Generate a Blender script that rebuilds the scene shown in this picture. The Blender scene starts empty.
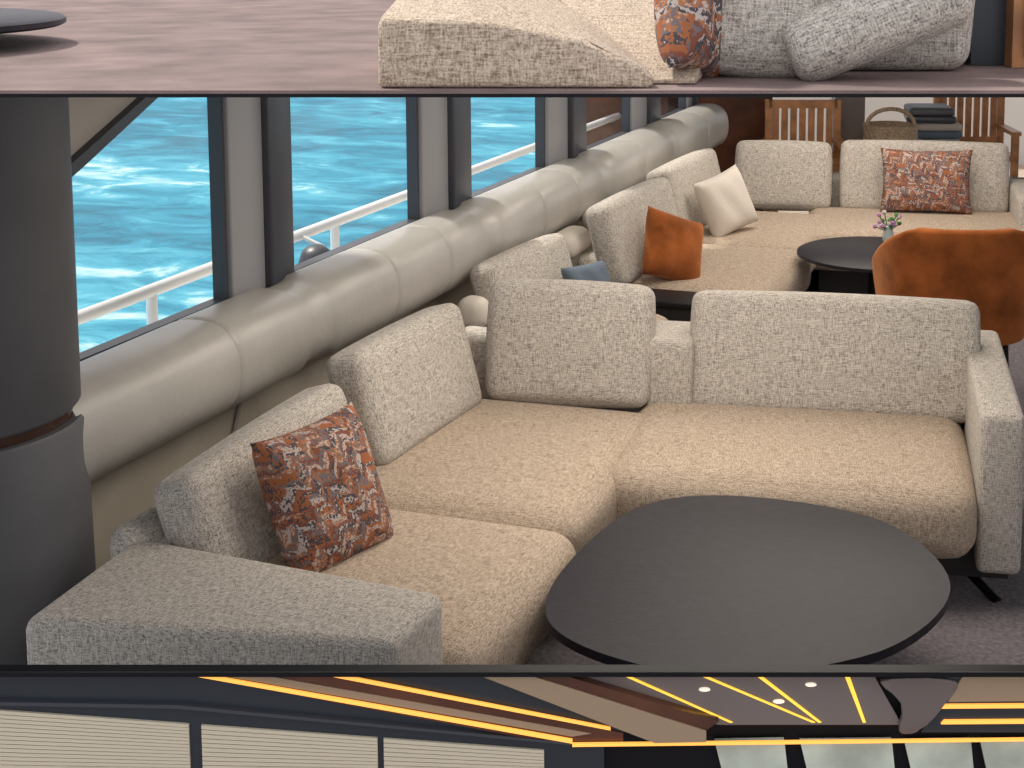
import bpy, bmesh, math, random
from mathutils import Matrix, Vector
random.seed(4)
PSI=math.radians(18.74)
sc=bpy.context.scene
sc.view_settings.view_transform='Standard'
# ------------------------------------------------------------------ materials
def newmat(n):
    m=bpy.data.materials.new(n); m.use_nodes=True
    nt=m.node_tree; b=nt.nodes['Principled BSDF']
    return m,nt,b
def N(nt,t,**k):
    n=nt.nodes.new(t)
    for a,v in k.items(): setattr(n,a,v)
    return n
def plain(n,c,r=.5,metal=0,spec=None,bump=0,bs=60,var=0,vs=8):
    m,nt,b=newmat(n)
    b.inputs['Base Color'].default_value=(*c,1); b.inputs['Roughness'].default_value=r
    b.inputs['Metallic'].default_value=metal
    if spec is not None: b.inputs['Specular IOR Level'].default_value=spec
    tc=N(nt,'ShaderNodeTexCoord')
    if var:
        no=N(nt,'ShaderNodeTexNoise'); no.inputs['Scale'].default_value=vs; no.inputs['Detail'].default_value=5
        nt.links.new(tc.outputs['Object'],no.inputs['Vector'])
        cr=N(nt,'ShaderNodeValToRGB'); e=cr.color_ramp.elements
        e[0].position=.3; e[1].position=.7
        e[0].color=(*[x*(1-var) for x in c],1); e[1].color=(*[min(1,x*(1+var)) for x in c],1)
        nt.links.new(no.outputs['Fac'],cr.inputs['Fac']); nt.links.new(cr.outputs['Color'],b.inputs['Base Color'])
    if bump:
        no=N(nt,'ShaderNodeTexNoise'); no.inputs['Scale'].default_value=bs; no.inputs['Detail'].default_value=3
        nt.links.new(tc.outputs['Object'],no.inputs['Vector'])
        bp=N(nt,'ShaderNodeBump'); bp.inputs['Strength'].default_value=bump; bp.inputs['Distance'].default_value=.01
        nt.links.new(no.outputs['Fac'],bp.inputs['Height']); nt.links.new(bp.outputs['Normal'],b.inputs['Normal'])
    return m
def emis(n,c,s):
    m,nt,b=newmat(n)
    b.inputs['Base Color'].default_value=(*c,1)
    b.inputs['Emission Color'].default_value=(*c,1); b.inputs['Emission Strength'].default_value=s
    return m
def tweed(n,dark,mid,light,scale=1.0):
    m,nt,b=newmat(n)
    tc=N(nt,'ShaderNodeTexCoord')
    fac=[]
    for sx,sy,sz in ((45,330,330),(330,45,330),(330,330,45)):
        mp=N(nt,'ShaderNodeMapping'); mp.inputs['Scale'].default_value=(sx*scale,sy*scale,sz*scale)
        nt.links.new(tc.outputs['Object'],mp.inputs['Vector'])
        no=N(nt,'ShaderNodeTexNoise'); no.inputs['Scale'].default_value=1; no.inputs['Detail'].default_value=2
        nt.links.new(mp.outputs['Vector'],no.inputs['Vector']); fac.append(no.outputs['Fac'])
    a=N(nt,'ShaderNodeMath',operation='ADD'); nt.links.new(fac[0],a.inputs[0]); nt.links.new(fac[1],a.inputs[1])
    a2=N(nt,'ShaderNodeMath',operation='ADD'); nt.links.new(a.outputs[0],a2.inputs[0]); nt.links.new(fac[2],a2.inputs[1])
    d=N(nt,'ShaderNodeMath',operation='DIVIDE'); nt.links.new(a2.outputs[0],d.inputs[0]); d.inputs[1].default_value=3
    cr=N(nt,'ShaderNodeValToRGB'); e=cr.color_ramp.elements
    e[0].position=.38; e[0].color=(*dark,1); e[1].position=.60; e[1].color=(*light,1)
    k=cr.color_ramp.elements.new(.485); k.color=(*mid,1)
    nt.links.new(d.outputs[0],cr.inputs['Fac']); nt.links.new(cr.outputs['Color'],b.inputs['Base Color'])
    b.inputs['Roughness'].default_value=.95; b.inputs['Specular IOR Level'].default_value=.15
    b.inputs['Sheen Weight'].default_value=.08
    bp=N(nt,'ShaderNodeBump'); bp.inputs['Strength'].default_value=.4; bp.inputs['Distance'].default_value=.003
    nt.links.new(d.outputs[0],bp.inputs['Height']); nt.links.new(bp.outputs['Normal'],b.inputs['Normal'])
    return m
def woven(n,k=1.0):
    m,nt,b=newmat(n)
    tc=N(nt,'ShaderNodeTexCoord'); mpg=N(nt,'ShaderNodeMapping'); mpg.inputs['Rotation'].default_value=(0,math.radians(33),0)
    sp=N(nt,'ShaderNodeSeparateXYZ')
    nt.links.new(tc.outputs['Object'],mpg.inputs['Vector']); nt.links.new(mpg.outputs['Vector'],sp.inputs[0])
    def M(op,a,bv=None,c=None):
        x=N(nt,'ShaderNodeMath',operation=op)
        for i,v in enumerate((a,bv,c)):
            if v is None: continue
            if isinstance(v,(int,float)): x.inputs[i].default_value=v
            else: nt.links.new(v,x.inputs[i])
        return x.outputs[0]
    X,Z=sp.outputs['X'],sp.outputs['Z']
    n2=N(nt,'ShaderNodeTexNoise'); n2.inputs['Scale'].default_value=26*k; nt.links.new(tc.outputs['Object'],n2.inputs['Vector'])
    xs=M('ADD',M('MULTIPLY',X,28*k),M('MULTIPLY',n2.outputs['Fac'],1.6)); col=M('FLOOR',xs)
    zig=M('PINGPONG',xs,1.0)
    s=M('ADD',M('MULTIPLY',Z,74*k),M('MULTIPLY',zig,2.4))
    row=M('FLOOR',s)
    cmb=N(nt,'ShaderNodeCombineXYZ'); nt.links.new(col,cmb.inputs[0]); nt.links.new(row,cmb.inputs[1])
    wn=N(nt,'ShaderNodeTexWhiteNoise',noise_dimensions='3D'); nt.links.new(cmb.outputs[0],wn.inputs['Vector'])
    cr=N(nt,'ShaderNodeValToRGB'); cr.color_ramp.interpolation='CONSTANT'; el=cr.color_ramp.elements
    el[0].position=0; el[0].color=(.36,.12,.045,1)
    el[1].position=.14; el[1].color=(.075,.06,.07,1)
    for p,c in ((.36,(.50,.43,.39)),(.55,(.42,.16,.065)),(.68,(.17,.145,.15)),(.88,(.22,.07,.04))):
        q=el.new(p); q.color=(*c,1)
    no=N(nt,'ShaderNodeTexNoise'); no.inputs['Scale'].default_value=120*k
    nt.links.new(tc.outputs['Object'],no.inputs['Vector'])
    v=M('ADD',wn.outputs['Value'],M('MULTIPLY',M('SUBTRACT',no.outputs['Fac'],.5),.9))
    nt.links.new(v,cr.inputs['Fac']); nt.links.new(cr.outputs['Color'],b.inputs['Base Color'])
    b.inputs['Roughness'].default_value=.9
    return m
GREY=tweed('tweed_grey',(.16,.14,.125),(.44,.40,.35),(.68,.63,.565))
WARM=tweed('tweed_sand',(.19,.14,.10),(.42,.33,.25),(.62,.515,.405))
CHEV=woven('pillow_woven')
ORANGE=plain('velvet_rust',(.27,.078,.020),1.0,spec=.1,var=.45,vs=7,bump=.25,bs=50); ORANGE.node_tree.nodes['Principled BSDF'].inputs['Sheen Weight'].default_value=.5
ORANGE.node_tree.nodes['Principled BSDF'].inputs['Sheen Tint'].default_value=(1,.5,.25,1)
WHITE=plain('pillow_cream',(.66,.60,.53),.9,bump=.2)
BLUEP=plain('pillow_slate',(.10,.13,.17),.9,bump=.2)
CARPET=plain('carpet',(.22,.195,.21),.95,var=.35,vs=60,bump=.6,bs=300)
CARPET2=plain('carpet_greige',(.215,.155,.145),.95,var=.28,vs=7,bump=.5,bs=300)
TABLE=plain('table_dark_oak',(.013,.011,.017),.45,var=.3,vs=25,bump=.05,bs=80,spec=.25)
BLACK=plain('black_lacquer',(.006,.006,.008),.45,spec=.2)
DARK=plain('plinth_dark',(.02,.018,.018),.5)
NAVY=plain('column_slate',(.095,.096,.105),.6,var=.12,vs=5,bump=.08,bs=200)
NAVY2=plain('panel_navy',(.022,.030,.040),.35)
BROWNG=plain('gloss_mahogany',(.10,.038,.02),.22,var=.4,vs=6)
BAND=plain('band_brown',(.045,.02,.013),.25)
LEATH=plain('roll_leather',(.43,.41,.375),.36,var=.08,vs=4,bump=.12,bs=30)
LEATHD=plain('roll_leather_dark',(.19,.185,.18),.4,bump=.1)
CREAM=plain('wall_cream',(.56,.51,.42),.6,var=.06)
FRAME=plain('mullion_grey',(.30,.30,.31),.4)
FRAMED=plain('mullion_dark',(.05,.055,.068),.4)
HEAD=plain('headliner',(.42,.38,.34),.7)
TAN=plain('beam_tan',(.36,.26,.17),.4)
COVE=plain('cove_taupe',(.16,.13,.12),.35)
RAIL=plain('rail_white',(.85,.85,.85),.3)
WOOD=plain('wood_teak',(.42,.19,.075),.5,var=.3,vs=12)
TEAK=plain('deck_teak',(.45,.36,.27),.6,var=.2)
PANELW=plain('white_gelcoat',(.75,.73,.70),.35)
STONE=plain('wicker',(.35,.25,.16),.8,var=.4,vs=70,bump=.6,bs=90)
GREEN=plain('leaf_green',(.10,.28,.06),.6)
PINK=plain('petal_lilac',(.55,.25,.5),.6)
GLASSV=plain('vase_glass',(.6,.65,.65),.1)
AMBER=emis('led_amber',(1.0,.44,.08),.95)
AMBERY=emis('led_yellow',(1.0,.60,.07),.9)
def sea():
    m,nt,b=newmat('sea_water'); tc=N(nt,'ShaderNodeTexCoord')
    mp=N(nt,'ShaderNodeMapping'); mp.inputs['Scale'].default_value=(.5,.9,1); mp.inputs['Rotation'].default_value=(0,0,.7)
    nt.links.new(tc.outputs['Object'],mp.inputs['Vector'])
    no=N(nt,'ShaderNodeTexNoise'); no.inputs['Scale'].default_value=1.3; no.inputs['Detail'].default_value=12; no.inputs['Roughness'].default_value=.68; no.inputs['Distortion'].default_value=.8
    nt.links.new(mp.outputs['Vector'],no.inputs['Vector'])
    n2=N(nt,'ShaderNodeTexNoise'); n2.inputs['Scale'].default_value=.14; n2.inputs['Detail'].default_value=4; n2.inputs['Distortion'].default_value=1
    nt.links.new(mp.outputs['Vector'],n2.inputs['Vector'])
    ml=N(nt,'ShaderNodeMath',operation='MULTIPLY_ADD'); nt.links.new(n2.outputs['Fac'],ml.inputs[0]); ml.inputs[1].default_value=1.1; ml.inputs[2].default_value=-.55
    ad=N(nt,'ShaderNodeMath',operation='ADD'); nt.links.new(no.outputs['Fac'],ad.inputs[0]); nt.links.new(ml.outputs[0],ad.inputs[1])
    cr=N(nt,'ShaderNodeValToRGB'); e=cr.color_ramp.elements
    e[0].position=.32; e[0].color=(.008,.14,.22,1); e[1].position=.74; e[1].color=(.55,.75,.78,1)
    k=e.new(.48); k.color=(.022,.25,.37,1)
    k=e.new(.60); k.color=(.07,.38,.50,1)
    nt.links.new(ad.outputs[0],cr.inputs['Fac']); nt.links.new(cr.outputs['Color'],b.inputs['Base Color'])
    b.inputs['Roughness'].default_value=.5; b.inputs['Specular IOR Level'].default_value=.15
    bp=N(nt,'ShaderNodeBump'); bp.inputs['Strength'].default_value=.6; bp.inputs['Distance'].default_value=.2
    nt.links.new(no.outputs['Fac'],bp.inputs['Height']); nt.links.new(bp.outputs['Normal'],b.inputs['Normal'])
    return m
SEA=sea()
def glass():
    m=bpy.data.materials.new('window_glass'); m.use_nodes=True; nt=m.node_tree; nt.nodes.clear()
    o=N(nt,'ShaderNodeOutputMaterial'); t=N(nt,'ShaderNodeBsdfTransparent'); g=N(nt,'ShaderNodeBsdfGlossy'); mx=N(nt,'ShaderNodeMixShader')
    g.inputs['Roughness'].default_value=.02; mx.inputs[0].default_value=.02
    nt.links.new(t.outputs[0],mx.inputs[1]); nt.links.new(g.outputs[0],mx.inputs[2]); nt.links.new(mx.outputs[0],o.inputs[0])
    return m
GLASS=glass()
# ------------------------------------------------------------------ mesh helpers
def link(me,name,mat,parent=None,M=None,smooth=True):
    o=bpy.data.objects.new(name,me); sc.collection.objects.link(o)
    if mat: me.materials.append(mat)
    if smooth:
        for p in me.polygons: p.use_smooth=True
    if M is not None: o.matrix_world=M
    if parent:
        o.parent=parent; o.matrix_parent_inverse=Matrix.Translation(-parent.location)
    return o
def group(name,loc=(0,0,0)):
    e=bpy.data.objects.new(name,None); e.empty_display_size=.1; e.location=loc; sc.collection.objects.link(e); return e
def rbox(name,w,d,h,r,mat,M,parent=None,n=14,puff=0):
    bm=bmesh.new(); bmesh.ops.create_cube(bm,size=2)
    bmesh.ops.subdivide_edges(bm,edges=bm.edges[:],cuts=n,use_grid_fill=True)
    hf=(w/2,d/2,h/2); r=min(r,min(hf)*.99)
    for v in bm.verts:
        t=[max(-1,min(1,c)) for c in v.co]
        t=[math.copysign(1-(1-abs(c))**1.9,c) for c in t]
        p=[hf[i]*t[i] for i in range(3)]
        q=[max(-(hf[i]-r),min(hf[i]-r,p[i])) for i in range(3)]
        dv=Vector([p[i]-q[i] for i in range(3)])
        if dv.length>1e-7: dv=dv.normalized()*r
        pp=Vector(q)+dv
        for i in range(3):
            j,k=(i+1)%3,(i+2)%3
            pp[i]+=puff*(p[i]/hf[i])*(1-t[j]**2)*(1-t[k]**2)*(abs(t[i])**4)
        v.co=pp
    me=bpy.data.meshes.new(name); bm.to_mesh(me); bm.free()
    return link(me,name,mat,parent,M)
def prism(name,pts,z0,z1,mat,parent=None,bev=0,M=None,seg=4):
    bm=bmesh.new()
    a=sum(pts[i][0]*pts[(i+1)%len(pts)][1]-pts[(i+1)%len(pts)][0]*pts[i][1] for i in range(len(pts)))
    if a<0: pts=pts[::-1]
    vb=[bm.verts.new((x,y,z0)) for x,y in pts]; vt=[bm.verts.new((x,y,z1)) for x,y in pts]
    bm.faces.new(vb[::-1]); bm.faces.new(vt)
    for i in range(len(pts)):
        j=(i+1)%len(pts); bm.faces.new((vb[i],vb[j],vt[j],vt[i]))
    if bev: bmesh.ops.bevel(bm,geom=bm.edges[:],offset=bev,segments=seg,profile=.5,affect='EDGES',clamp_overlap=True)
    me=bpy.data.meshes.new(name); bm.to_mesh(me); bm.free()
    o=link(me,name,mat,parent,M if M is not None else Matrix.Identity(4),smooth=bool(bev))
    if bev and seg>1:
        me.set_sharp_from_angle(angle=math.radians(50))
    return o
def hull(name,pts,mat,parent=None,bev=0,M=None):
    """upholstered block from its corners"""
    bm=bmesh.new(); vs=[bm.verts.new(p) for p in pts]
    bmesh.ops.convex_hull(bm,input=vs)
    bmesh.ops.dissolve_limit(bm,angle_limit=.08,verts=bm.verts[:],edges=bm.edges[:])
    if bev: bmesh.ops.bevel(bm,geom=bm.edges[:],offset=bev,segments=6,profile=.5,affect='EDGES',clamp_overlap=True)
    bmesh.ops.recalc_face_normals(bm,faces=bm.faces[:])
    me=bpy.data.meshes.new(name); bm.to_mesh(me); bm.free()
    o=link(me,name,mat,parent,M if M is not None else Matrix.Identity(4)); me.set_sharp_from_angle(angle=math.radians(60)); return o
def box(name,x0,x1,y0,y1,z0,z1,mat,parent=None,bev=0,M=None):
    return prism(name,[(x0,y0),(x1,y0),(x1,y1),(x0,y1)],z0,z1,mat,parent,bev,M,seg=2 if bev<.02 else 4)
def lathe(name,prof,mat,M,parent=None,n=48,pw=2.0):
    bm=bmesh.new(); rings=[]
    def c(a):
        x,y=math.cos(a),math.sin(a)
        if pw!=2: k=(abs(x)**pw+abs(y)**pw)**(-1/pw); x*=k;y*=k
        return x,y
    for r,z in prof:
        rings.append([bm.verts.new((r*c(2*math.pi*i/n)[0],r*c(2*math.pi*i/n)[1],z)) for i in range(n)])
    for a,b in zip(rings[:-1],rings[1:]):
        for i in range(n):
            j=(i+1)%n; bm.faces.new((a[i],a[j],b[j],b[i]))
    bm.faces.new(rings[0][::-1]); bm.faces.new(rings[-1])
    me=bpy.data.meshes.new(name); bm.to_mesh(me); bm.free()
    o=link(me,name,mat,parent,M); me.set_sharp_from_angle(angle=math.radians(45)); return o
def tube(name,pts,r,mat,parent=None,cyclic=False):
    cu=bpy.data.curves.new(name,'CURVE'); cu.dimensions='3D'; cu.bevel_depth=r; cu.bevel_resolution=4
    s=cu.splines.new('POLY'); s.points.add(len(pts)-1); s.use_cyclic_u=cyclic; cu.use_fill_caps=True
    for p,q in zip(s.points,pts): p.co=(*q,1)
    cu.materials.append(mat); o=bpy.data.objects.new(name,cu); sc.collection.objects.link(o)
    if parent: o.parent=parent; o.matrix_parent_inverse=Matrix.Translation(-parent.location)
    return o
def pillow(name,w,h,t,mat,M,parent=None,n=26):
    bm=bmesh.new(); g={}
    for s in (1,-1):
        for i in range(n+1):
            for j in range(n+1):
                u=-1+2*i/n; v=-1+2*j/n
                edge=(i in(0,n) or j in (0,n))
                if s==-1 and edge: g[s,i,j]=g[1,i,j]; continue
                th=t/2*((1-u**4)*(1-v**4))**.55
                x=u*w/2*(1-.07*(1-v*v)*abs(u)**3); z=v*h/2*(1-.07*(1-u*u)*abs(v)**3)
                wr=.006*math.sin(7*u+3*v)*(1-u*u)*(1-v*v)
                g[s,i,j]=bm.verts.new((x,-s*(th+wr*0.8) if not edge else 0,z))
    for s in (1,-1):
        for i in range(n):
            for j in range(n):
                f=[g[s,i,j],g[s,i+1,j],g[s,i+1,j+1],g[s,i,j+1]]
                bm.faces.new(f if s==1 else f[::-1])
    me=bpy.data.meshes.new(name); bm.to_mesh(me); bm.free()
    return link(me,name,mat,parent,M)
def T(x,y,z,rz=0,lean=0,roll=0):
    return Matrix.Translation((x,y,z))@Matrix.Rotation(math.radians(rz),4,'Z')@Matrix.Rotation(math.radians(-lean),4,'X')@Matrix.Rotation(math.radians(roll),4,'Y')
def smooth_loop(P,k=8):
    out=[];n=len(P)
    for i in range(n):
        p0,p1,p2,p3=[Vector(P[(i+d)%n]) for d in(-1,0,1,2)]
        for s in range(k):
            t=s/k
            out.append(tuple(.5*((2*p1)+(p2-p0)*t+(2*p0-5*p1+4*p2-p3)*t*t+(3*p1-p0-3*p2+p3)*t**3)))
    return out
YAW=Matrix.Rotation(PSI,4,'Z')
def W(R,f,z): # athwartships frame, square to the aft bulkhead
    return (R*math.cos(PSI)-f*math.sin(PSI), R*math.sin(PSI)+f*math.cos(PSI), z)
# ------------------------------------------------------------------ room shell
box('floor',-3.0,3.0,-4.0,10.8,-.06,0,CARPET)
box('floor_aft_deck',-4.2,3.5,10.8,18,-.06,-.01,TEAK)
prism('ground_sea',[(-160,-40),(-4.1,-40),(-4.1,18),(60,18),(60,260),(-160,260)],-2.3,-2.2,SEA)
box('floor_side_deck',-4.1,-3.02,-4,18,-.35,-.25,PANELW)
wl=group('wall_port',(-2.95,6.5,0))
box('lower_panel',-3.0,-2.9,3.5,10.8,0,.66,CREAM,wl)
tube('panel_piping',[(-2.89,4.05,.05),(-2.89,4.5,.35),(-2.89,4.62,.6)],.008,HEAD,wl)
box('sill',-3.02,-2.9,3.5,10.8,.66,.885,LEATHD,wl)
box('header',-3.02,-2.9,3.5,10.8,1.86,1.937,HEAD,wl)
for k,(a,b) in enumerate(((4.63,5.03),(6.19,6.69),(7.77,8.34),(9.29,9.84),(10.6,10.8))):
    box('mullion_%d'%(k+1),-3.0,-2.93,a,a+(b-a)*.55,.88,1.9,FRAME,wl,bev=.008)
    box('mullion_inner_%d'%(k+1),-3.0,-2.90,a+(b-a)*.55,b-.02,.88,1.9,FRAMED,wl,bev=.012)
P=Matrix.Translation((-2.96,0,0))@Matrix(((0,0,1,0),(1,0,0,0),(0,1,0,0),(0,0,0,1)))
prism('headliner_corner',[(3.5,1.38),(3.81,1.5),(4.18,1.66),(4.62,1.83),(4.62,1.93),(3.5,1.93)],-.02,.02,HEAD,wl,M=P)
prism('corner_frame',[(3.5,1.36),(3.81,1.485),(4.18,1.645),(4.62,1.82),(4.62,1.85),(4.18,1.68),(3.81,1.525),(3.5,1.40)],-.03,.05,FRAMED,wl,M=P)
for i,(a,b) in enumerate(((3.5,4.63),(5.03,6.19),(6.69,7.77),(8.34,9.29),(9.84,10.6))):
    w=group('window_%d'%(i+1),(-2.98,(a+b)/2,1.4))
    box('glass',-2.985,-2.98,a,b,.88,1.88,GLASS,w)
    box('frame_bottom',-3.0,-2.95,a,b,.875,.895,FRAMED,w)
    box('frame_side',-3.0,-2.95,b-.02,b,.88,1.88,FRAMED,w)
# one continuous padded bolster: shallow stitched seams, slightly squared section
prof=[(.02,0)]
seams=[4.26,4.82,5.42,5.92,6.42,7.05,7.55,8.05,8.75,9.45,10.2]
deep={4.82,6.42,8.05,9.45}
y=3.45; prof.append((.155,0.0))
for s in seams:
    if s in deep:
        for d,r in ((-.12,.160),(-.09,.147),(-.05,.143),(.05,.143),(.09,.147),(.12,.160)): prof.append((r,s+d-3.45))
    else:
        for d,r in ((-.03,.160),(-.008,.157),(0,.151),(.008,.157),(.03,.160)): prof.append((r,s+d-3.45))
prof+= [(.158,7.3),(.02,7.3)]
pr=group('padded_window_bolster',(-2.84,6.5,.76))
lathe('padding',prof,LEATH,Matrix.Translation((-2.83,3.45,.762))@Matrix.Rotation(math.radians(-90),4,'X'),pr,n=64,pw=2.5)
wr=group('wall_starboard',(2.9,6,0))
box('lower_panel',2.85,2.95,-4,10.8,0,.9,CREAM,wr)
for k,y in enumerate((-2,1.2,3.5,6,8.5,10.6)): box('mullion_%d'%k,2.85,2.95,y,y+.2,.9,1.9,FRAME,wr)
col=group('column',(-3.02,3.31,0))
M0=Matrix.Translation((-3.02,3.31,0))
lathe('lower_shell',[(.385,0),(.372,.845),(.365,.855)],NAVY,M0,col,n=72)
lathe('gloss_band',[(.345,.855),(.345,.885)],BAND,M0,col,n=72)
lathe('upper_shell',[(.352,.885),(.36,.895),(.36,1.937)],NAVY,M0,col,n=72)
up=group('floor_upper_deck',W(0,5,1.94))
def wl2(R,f): a=W(R,f,0); return (a[0],a[1])
a0=wl2(-3,2.335); b0=wl2(3,2.335)
prism('carpet',[a0,b0,(3.1,9),(-3.1,9),(-3.1,5.6),(-3.9,5.4),(-3.9,2)],1.945,1.95,CARPET2,up)
a0=wl2(-3,2.338); b0=wl2(3,2.338)
prism('soffit',[a0,b0,(3.1,12.8),(-3.1,12.8),(-3.1,5.6),(-3.9,5.4),(-3.9,2)],1.939,1.945,BLACK,up)
rl=group('deck_railing',(-3.6,6,.3))
tube('top_rail',[(-3.6,2,.765),(-3.6,16,.765)],.026,RAIL,rl)
tube('mid_rail',[(-3.6,2,.60),(-3.6,16,.60)],.007,RAIL,rl)
for k in range(8):
    y=3.6+k*1.5; tube('stanchion_%d'%k,[(-3.6,y,-.25),(-3.6,y,.765)],.022,RAIL,rl)
fd=group('boat_fender',(-3.4,6.2,.6))
lathe('body',[(.03,-.16),(.07,-.12),(.085,-.05),(.085,.08),(.06,.13),(.03,.15)],FRAMED,Matrix.Translation((-3.47,6.22,.60))@Matrix.Rotation(.5,4,'X'),fd)
tube('rope',[(-3.47,6.25,.72),(-3.58,6.25,.76)],.01,RAIL,fd)
tube('davit_post',[(-3.47,6.22,-.25),(-3.47,6.22,.5)],.02,RAIL,fd)
# ------------------------------------------------------------------ sectional sofa (near)
S=group('sectional_sofa',(-1.9,4.3,0))
prism('plinth',[(-2.4,2.95),(-1.66,3.08),(-1.66,5.25),(-2.4,5.25)],0,.15,DARK,S)
rbox('seat_1',.86,.86,.25,.085,WARM,T(-1.89,3.73,.305,0),S,puff=.012)
rbox('seat_2',.84,1.12,.25,.085,WARM,T(-1.95,4.73,.305,3),S,puff=.012)
box('back_shell',-2.5,-2.36,3.3,5.45,.12,.56,GREY,S,bev=.05)
rbox('back_cushion_1',.84,.16,.36,.045,GREY,T(-2.32,3.83,.565,88,17,-3),S,puff=.010)
rbox('back_cushion_2',.77,.16,.40,.045,GREY,T(-2.34,4.80,.60,88,15),S,puff=.010)
rbox('back_roll',.24,.13,.13,.06,GREY,T(-2.47,3.44,.54,90),S)
box('corner_shell',-2.45,-1.5,5.42,5.55,.12,.62,GREY,S,bev=.04)
rbox('corner_cushion',.62,.16,.45,.045,GREY,T(-1.94,5.37,.63,8,12),S,puff=.012)
prism('arm',[(-1.53,3.04),(-1.53,3.33),(-2.47,3.39),(-2.42,2.86)],.10,.57,GREY,S,bev=.035)
RB=Matrix.Translation((-1.56,4.70,0))@Matrix.Rotation(math.radians(9),4,'Z')
box('return_plinth',.08,1.30,.10,.9,.08,.2,DARK,S,M=RB)
rbox('return_seat',1.20,.86,.25,.085,WARM,RB@T(.585,.35,.305),S,puff=.012)
rbox('return_back_cushion',1.05,.16,.44,.04,GREY,RB@T(.71,.79,.610,0,12),S,puff=.010)
box('return_back_shell',.02,1.25,.86,1.0,.12,.64,GREY,S,bev=.04,M=RB)
box('return_left_block',.02,.20,.66,.98,.3,.67,GREY,S,bev=.025,M=RB)
box('return_arm',1.19,1.33,.0,1.08,.13,.66,GREY,S,bev=.025,M=RB)
tube('leg',[RB@Vector((1.12,.25,.1)),RB@Vector((1.27,.10,.0))],.016,BLACK,S)
tube('leg_rear',[RB@Vector((1.12,.75,.1)),RB@Vector((1.25,.85,.0))],.016,BLACK,S)
tube('leg_left',[RB@Vector((.15,.25,.1)),RB@Vector((.08,.15,.0))],.016,BLACK,S)
pil=group('throw_pillow',(-2.08,3.7,.6))
pillow('cover',.39,.42,.17,CHEV,T(-2.09,3.74,.605,72,20,-3),pil)
# ------------------------------------------------------------------ coffee table
tp=[(-.135,3.846),(-.095,4.196),(.125,4.64),(.443,4.73),(.852,4.53),(.965,4.08),(.735,3.70),(.341,3.55),(.05,3.63)]
tp=smooth_loop(tp,8)
tg=group('coffee_table',W(.43,4.1,0))
prism('top',tp,.375,.40,TABLE,tg,bev=.008,M=YAW,seg=3)
c=W(.43,4.12,0)
lathe('pedestal',[(.22,0),(.22,.015),(.10,.04),(.07,.2),(.10,.34),(.2,.375)],BLACK,Matrix.Translation(c),tg)
# ------------------------------------------------------------------ middle armchair by the window, side table
am=group('armchair',(-2.3,6.4,0))
box('base',-2.62,-1.95,5.95,6.65,.0,.2,DARK,am)
rbox('seat',.75,.75,.24,.08,WARM,T(-2.27,6.3,.32),am)
rbox('back_cushion',.8,.14,.34,.05,GREY,T(-2.53,6.42,.575,86,15),am,puff=.01)
rbox('roll',.14,.14,.14,.06,WHITE,T(-2.58,5.93,.56),am)
bp=group('throw_pillow.001',(-2.3,6.7,.6))
pillow('cover',.26,.2,.10,BLUEP,T(-2.30,6.62,.55,60,30),bp)
st=group('side_table',(-1.95,6.9,0))
box('top',-2.2,-1.72,6.75,7.0,.43,.46,BLACK,st,bev=.005)
box('base',-2.1,-1.82,6.78,6.95,0,.43,DARK,st)
# ------------------------------------------------------------------ far sectional
F=group('sectional_sofa.001',(-1.9,8.3,0))
box('plinth',-2.4,-1.75,7.2,9.5,0,.17,DARK,F)
rbox('seat_1',.78,1.1,.24,.08,WARM,T(-1.97,7.78,.305),F,puff=.01)
rbox('seat_2',.76,1.1,.24,.08,WARM,T(-2.02,8.86,.305),F,puff=.01)
box('back_shell',-2.56,-2.4,7.15,9.7,.12,.56,GREY,F,bev=.05)
rbox('back_cushion_1',.95,.16,.42,.045,GREY,T(-2.38,7.62,.61,88,14),F,puff=.01)
rbox('back_cushion_2',.95,.16,.42,.045,GREY,T(-2.42,8.78,.61,88,14),F,puff=.01)
rbox('roll_1',.16,.3,.14,.065,WHITE,T(-2.62,7.25,.60),F)
rbox('roll_2',.16,.3,.14,.065,WHITE,T(-2.62,7.75,.64),F)
rbox('corner_cushion',.6,.16,.43,.045,GREY,T(-2.03,9.62,.61,10,12),F,puff=.01)
RF=Matrix.Translation((-1.72,8.80,0))@Matrix.Rotation(math.radians(10),4,'Z')
rbox('return_seat',1.45,.9,.24,.08,WARM,RF@T(.72,.42,.305),F,puff=.01)
box('return_plinth',.08,1.4,.14,.9,0,.2,DARK,F,M=RF)
rbox('return_back_cushion',1.03,.16,.45,.045,GREY,RF@T(.715,.88,.615,0,12),F,puff=.01)
box('return_back_shell',.0,1.45,.98,1.12,.12,.60,GREY,F,bev=.04,M=RF)
box('return_arm',1.24,1.42,.3,1.1,.13,.60,GREY,F,bev=.035,M=RF)
p=group('throw_pillow.002',(-2.1,7.5,.6)); pillow('cover',.36,.36,.15,ORANGE,T(-2.12,7.40,.575,58,20,22),p)
p=group('throw_pillow.003',(-2.1,8.5,.6)); pillow('cover',.36,.36,.15,WHITE,T(-2.15,8.6,.60,55,18,-14),p)
p=group('throw_pillow.004',(-1.1,9.5,.6)); pillow('cover',.56,.40,.15,CHEV,RF@T(.72,.68,.625,0,12),p)
ft=group('side_table.001',(-1.25,8.1,0))
lathe('top',[(.40,.46),(.415,.465),(.415,.48),(.405,.485)],TABLE,Matrix.Translation((-1.20,8.07,0)),ft)
lathe('pedestal',[(.2,0),(.2,.02),(.04,.05),(.04,.46)],BLACK,Matrix.Translation((-1.20,8.07,0)),ft)
fl=group('flower_vase',(-1.12,8.25,.5))
VX,VY=-1.17,8.3
lathe('vase',[(.02,.485),(.03,.50),(.033,.53),(.02,.57),(.025,.58)],GLASSV,Matrix.Translation((VX,VY,0)),fl,n=20)
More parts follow.
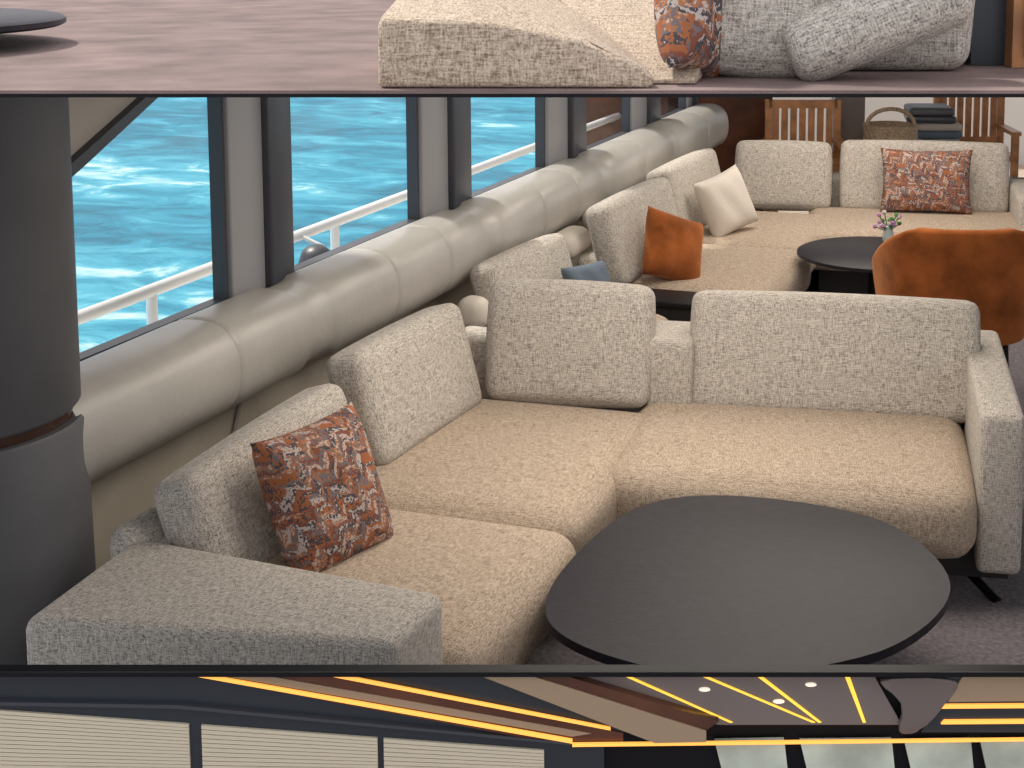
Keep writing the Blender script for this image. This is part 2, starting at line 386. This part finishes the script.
for k in range(22):
    a=random.uniform(0,6.28); r=random.uniform(.02,.08); z=random.uniform(.57,.66)
    e=(VX+r*math.cos(a),VY+r*math.sin(a),z)
    tube('stem_%d'%k,[(VX,VY,.55),e],.003,GREEN,fl)
    lathe('bloom_%d'%k,[(.004,-.010),(.014,0),(.010,.010),(.003,.012)],[GREEN,PINK,WHITE,PINK][k%4],Matrix.Translation(e),fl,n=10)
def shell_chair(name,loc,rz):
    g=group(name,loc); n=32; m=12
    bm=bmesh.new(); G={}
    for s in (0,1):
        for i in range(n+1):
            a=math.radians(-110+220*i/n)
            for j in range(m+1):
                v=j/m
                k=max(0,(abs(a)-.75)/1.15)
                hh=.53-.22*min(1,k)**1.1
                z=.34+hh*v
                R=.31+.05*v*(1 if abs(a)>.8 else .2)-(.06 if s else 0)
                ca,sa=math.cos(a),math.sin(a); kk=(abs(ca)**2.8+abs(sa)**2.8)**(-1/2.8)
                x=R*sa*kk*1.02*(1-.16*v*max(0,1-abs(a)*.6))
                y=R*.95*ca*kk+.05*v
                G[s,i,j]=bm.verts.new((x,y,z))
    for i in range(n):
        for j in range(m):
            bm.faces.new((G[0,i,j],G[0,i,j+1],G[0,i+1,j+1],G[0,i+1,j]))
            bm.faces.new((G[1,i,j],G[1,i+1,j],G[1,i+1,j+1],G[1,i,j+1]))
        bm.faces.new((G[0,i,m],G[1,i,m],G[1,i+1,m],G[0,i+1,m])); bm.faces.new((G[0,i,0],G[0,i+1,0],G[1,i+1,0],G[1,i,0]))
    for i in (0,n):
        for j in range(m):
            f=(G[0,i,j],G[1,i,j],G[1,i,j+1],G[0,i,j+1]); bm.faces.new(f if i==0 else f[::-1])
    bmesh.ops.recalc_face_normals(bm,faces=bm.faces[:])
    me=bpy.data.meshes.new('shell'); bm.to_mesh(me); bm.free()
    M=Matrix.Translation(loc)@Matrix.Rotation(math.radians(rz),4,'Z')
    o=link(me,'shell',ORANGE,g,M)
    md=o.modifiers.new('b','BEVEL'); md.width=.02; md.segments=4
    rbox('seat',.54,.54,.16,.06,ORANGE,M@T(0,-.02,.42),g,n=10)
    for k,(x,y) in enumerate(((-.2,-.2),(.2,-.2),(-.2,.2),(.2,.2))):
        a=M@Vector((x,y,.37)); b=M@Vector((x*1.1,y*1.1,0)); tube('leg_%d'%k,[a,b],.014,BLACK,g)
shell_chair('tub_chair',(-.70,7.05,.02),196)
# ------------------------------------------------------------------ aft area
wa=group('wall_aft',W(1,11.6,0))
box('gloss_panel',-.4,1.30,11.6,11.66,0,1.93,BROWNG,wa,M=YAW)
box('pillar',1.76,1.98,11.5,11.7,0,1.93,COVE,wa,M=YAW)
box('side_jamb',.28,.50,11.3,11.5,0,1.93,BROWNG,wa,M=YAW)
box('bulwark_aft',.9,5,14.2,14.3,-.05,.75,PANELW,group('wall_transom',W(3,14.2,0)),M=YAW)
def slat_chair(name,R,f):
    g=group(name,W(R,f,0)); M=Matrix.Translation(W(R,f,0))@YAW
    for s in (-.25,.25):
        box('post',s-.025,s+.025,.2,.25,0,.93,WOOD,g,M=M); box('front_leg',s-.025,s+.025,-.25,-.2,0,.62,WOOD,g,M=M)
        box('arm',s-.035,s+.035,-.27,.25,.62,.65,WOOD,g,M=M)
    box('top_rail',-.25,.25,.2,.24,.87,.93,WOOD,g,M=M); box('low_rail',-.25,.25,.2,.24,.5,.55,WOOD,g,M=M)
    for k in range(7): box('slat_%d'%k,-.22+k*.065,-.175+k*.065,.205,.235,.53,.9,WOOD,g,M=M)
    box('seat',-.27,.27,-.25,.22,.42,.46,WOOD,g,M=M)
slat_chair('slatted_chair',1.48,11.0); slat_chair('slatted_chair.001',2.88,11.8)
bk=group('wicker_basket',W(2.12,11.0,0))
lathe('body',[(.15,.3),(.2,.5),(.19,.72),(.2,.78),(.18,.78),(.17,.5)],STONE,Matrix.Translation(W(2.08,11.0,0)),bk,n=28)
tube('handle',[W(2.08+.17*math.cos(a),11.0,.77+.12*math.sin(a)) for a in [math.pi*k/10 for k in range(11)]],.015,STONE,bk)
box('stand',1.9,2.28,10.8,11.2,0,.3,DARK,bk,M=YAW)
tw=group('towel_stack',W(2.5,11.6,0))
for k in range(9):
    rbox('towel_%d'%k,.34+random.uniform(-.05,.05),.35,.06,.028,[BLUEP,HEAD,FRAMED,NAVY,FRAME][k%5],Matrix.Translation(W(2.50+random.uniform(-.03,.03),11.6,.35+k*.058))@YAW@Matrix.Rotation(random.uniform(-.2,.2),4,'Z'),tw,n=5)
box('stand',2.3,2.70,11.4,11.8,0,.32,DARK,tw,M=YAW)
# ------------------------------------------------------------------ upper deck lounge (R, fore-aft, z)
U=group('sectional_sofa.002',W(0,2.8,1.95))
hull('chaise_arm',[(-.34,2.36,1.951),(.085,2.36,1.951),(-.03,3.0,1.951),(-.37,3.0,1.951),
  (-.34,2.37,2.058),(-.18,2.37,2.053),(-.02,2.37,2.022),(.083,2.37,1.974),(-.055,3.0,2.05),(-.33,3.0,2.13)],WARM,U,bev=.018,M=YAW)
hull('seat',[(.05,2.42,1.951),(.15,2.42,1.951),(.3,3.3,1.951),(-.16,3.3,1.951),(.05,2.42,1.957),(.15,2.42,1.960),(.3,3.3,2.13),(-.16,3.3,2.13)],WARM,U,bev=.004,M=YAW)
rbox('back_cushion',.215,.16,.46,.05,GREY,Matrix.Translation(W(.274,2.60,2.182))@YAW@T(0,0,0,0,6,4),U,puff=.012)
# bolster: a proper round cylinder with soft ends, lying across the back
bp0=[(.02,-.15),(.035,-.15),(.050,-.143),(.057,-.128)]+[(.058,z) for z in (-.1,0,.1)]+[(.057,.128),(.050,.143),(.035,.15),(.02,.15)]
lathe('bolster',bp0,GREY,Matrix.Translation(W(.445,2.50,2.045))@YAW@Matrix.Rotation(math.radians(68),4,'Y'),U,n=40)
hull('back_shell',[(.33,2.62,1.951),(.63,2.62,1.951),(.65,3.0,1.951),(.33,3.0,1.951),(.40,2.66,2.32),(.66,2.62,2.32),(.66,3.0,2.32),(.40,3.0,2.32)],GREY,U,bev=.035,M=YAW)
XZ=YAW@Matrix(((1,0,0,0),(0,0,-1,0),(0,1,0,0),(0,0,0,1)))
p=group('throw_pillow.005',W(.16,2.55,2.0)); pillow('cover',.20,.29,.09,CHEV,Matrix.Translation(W(.152,2.52,2.095))@YAW@T(0,0,0,66,4,0)@Matrix.Rotation(math.radians(14),4,'Y'),p)
ut=group('coffee_table.001',W(-1.3,3.2,1.95))
lathe('top',[(.44,1.99),(.45,1.995),(.45,2.005),(.44,2.01)],TABLE,Matrix.Translation(W(-1.56,3.15,0)),ut)
lathe('pedestal',[(.15,1.951),(.15,1.96),(.06,1.97),(.06,1.99)],BLACK,Matrix.Translation(W(-1.56,3.15,0)),ut)
oc=group('shadow_stand_in',W(-.25,4.6,1.95)); rbox('shadow_box',.36,.3,.13,.05,DARK,Matrix.Translation(W(-.34,4.55,2.016))@YAW,oc)  # dark box standing in for the shadow under the upper-deck furniture
wc=group('wooden_cabinet',W(.75,2.9,1.95))
box('body',.72,1.1,2.7,3.0,1.951,2.4,WOOD,wc,M=YAW); box('door',.74,.82,2.69,2.70,1.97,2.38,WOOD,wc,M=YAW)
box('dark_edge',.66,.72,2.75,3.0,1.951,2.4,NAVY2,wc,M=YAW)
# ------------------------------------------------------------------ forward bulkhead (low partition) with blinds, beams, LEDs
Bq=group('wall_forward',W(0,2.4,0))
OX=-.968; OZ=1.005; FP=2.385
def pq(name,pts,d0,d1,mat,par=Bq,bev=0):
    """panel on the bulkhead: pts in metres from its top-left corner (along, down); d = proud depth"""
    return prism(name,[(OX+x*1.026,OZ-y*1.026) for x,y in pts],-(FP-d0*.5),-(FP-d1*.5),mat,par,bev,M=XZ,seg=3)
YZ=YAW@Matrix(((0,0,1,0),(1,0,0,0),(0,1,0,0),(0,0,0,1)))   # prism drawn in (fore-aft, z)
prism('carcase',[(FP,0),(2.43,0),(2.43,.978),(FP-.042,1.016),(FP-.042,1.008),(FP,1.008)],-1.7,1.4,BLACK,Bq,M=YZ)
pq('panel_left',[(-.1,.0),(.30,.0),(.95,.115),(.95,.17),(-.1,.17)],0,.03,NAVY2)
pq('cornice',[(-.1,.045),(.28,.052),(.90,.115),(.90,.119),(.28,.058),(-.1,.051)],.03,.05,FRAMED)
pq('beam_wood',[(.28,.0),(.52,.0),(.98,.10),(.98,.115),(.86,.115)],.02,.045,BROWNG)
pq('beam_infill',[(.53,.0),(.78,.0),(1.05,.10),(.97,.10)],.01,.04,NAVY2)
pq('beam_glow',[(.33,.0),(.40,.0),(.93,.10),(.90,.105)],.045,.048,TAN)
LG=group('led_strip',W(0,2.36,1))
pq('line_1',[(.292,.0),(.325,.0),(.90,.108),(.90,.115)],.048,.055,AMBER,LG)
pq('line_2',[(.505,.0),(.535,.0),(.96,.088),(.96,.093)],.048,.055,AMBER,LG)
pq('line_3',[(.90,.114),(1.9,.102),(1.9,.106),(.90,.119)],.05,.06,AMBER,LG)
pq('beam_tan',[(.76,.0),(.84,.0),(1.11,.09),(1.11,.108),(1.03,.11)],.03,.07,TAN)
pq('beam_side',[(.84,.0),(.89,.0),(1.13,.075),(1.11,.09)],.03,.065,BROWNG)
pq('ceiling_panel',[(.86,.0),(1.37,.0),(1.42,.09),(1.13,.09)],.0,.03,plain('panel_taupe',(.19,.16,.15),.25))
for k,(a,b) in enumerate(((.965,1.15),(1.085,1.28),(1.18,1.29),(1.325,1.36))):
    pq('yellow_%d'%k,[(a,.0),(a+.008,.0),(b+.003,.085),(b-.002,.085)],.03,.036,AMBERY,LG)
dl=group('downlight',W(0,2.36,1))
LW=emis('lamp_white',(1,.85,.7),.6)
for k,(x,y) in enumerate(((1.108,.030),(1.275,.022),(1.225,.050))):
    pq('lens_%d'%k,[(x+.009*math.cos(a),y+.003*math.sin(a)) for a in [k2*.6283 for k2 in range(10)]],.03,.037,LW,dl)
pq('curved_cove',smooth_loop([(1.385,.012),(1.50,.012),(1.485,.05),(1.45,.092),(1.415,.098),(1.42,.05)],5),.03,.05,COVE,bev=.004)
pq('panel_right',[(1.49,.0),(1.75,.0),(1.75,.10),(1.45,.10)],0,.04,NAVY2)
pq('panel_right_tan',[(1.515,.0),(1.75,.0),(1.75,.045),(1.49,.048)],.04,.045,TAN)
for k,y in enumerate((.052,.078)): pq('right_line_%d'%k,[(1.485,y),(1.75,y-.002),(1.75,y+.004),(1.48,y+.006)],.04,.05,AMBER,LG)
BL=plain('blind_cream',(.64,.57,.43),.8)
BL2=plain('blind_shadow_slat',(.38,.32,.22),.8)
wb=group('window_blind',W(-.6,2.36,.9))
for a,b in ((-.1,.295),(.315,.592),(.602,.855)):
    def top(x): return .064+.078*x
    for k in range(14):
        o0=.0075*k
        pq('slat',[(a,top(a)+o0),(b,top(b)+o0*.75),(b,top(b)+o0*.75+.0048),(a,top(a)+o0+.0062)],.03,.040,BL,wb)
        pq('slat_gap',[(a,top(a)+o0+.0062),(b,top(b)+o0*.75+.0048),(b,top(b)+o0*.75+.0057),(a,top(a)+o0+.0075)],.03,.034,BL2,wb)
ww=group('window_6',W(.5,2.36,.9))
WG=plain('bright_glazing',(.50,.56,.48),.15,var=.35,vs=9)
for a,b in ((1.125,1.235),(1.26,1.405),(1.425,1.53),(1.545,1.75)):
    pq('pane',[(a,.118),(b,.116),(b+.01,.20),(a+.02,.20)],.01,.03,WG,ww)
# ------------------------------------------------------------------ light
w=bpy.data.worlds.new('sky'); sc.world=w; w.use_nodes=True
w.node_tree.nodes['Background'].inputs[0].default_value=(.97,.96,1,1); w.node_tree.nodes['Background'].inputs[1].default_value=1.08
def light(n,t,loc,e,c,rot=(0,0,0),size=1,sy=None):
    l=bpy.data.lights.new(n,t); l.energy=e; l.color=c
    if t=='AREA': l.size=size
    if sy: l.shape='RECTANGLE'; l.size_y=sy
    if t=='SUN': l.angle=math.radians(5)
    o=bpy.data.objects.new(n,l); o.location=loc; o.rotation_euler=rot; sc.collection.objects.link(o); return o
s=light('sun','SUN',(-10,5,12),3.6,(1,.95,.86)); s.rotation_euler=Vector((.66,-.18,-1)).to_track_quat('-Z','Y').to_euler()
light('interior_fill_1','AREA',(-1.2,4.4,1.9),33,(1,.90,.79),size=1.6,sy=1.2)  # unseen area lamps added below the soffit to fill the interior
light('interior_fill_2','AREA',(-1.3,6.5,1.9),28,(1,.90,.79),size=1.6,sy=1.2)
light('interior_fill_3','AREA',(-1.3,8.8,1.9),33,(1,.90,.79),size=1.6,sy=1.2)
# ------------------------------------------------------------------ camera
cd=bpy.data.cameras.new('camera'); cam=bpy.data.objects.new('camera',cd); sc.collection.objects.link(cam); sc.camera=cam
cam.location=(0,0,2.2); cam.rotation_euler=(math.radians(90-7.13),0,PSI)
cd.sensor_width=36; cd.lens=1550/1024*36; cd.shift_x=-(600-512)/1024; cd.shift_y=(118-384)/1024
cd.clip_end=500
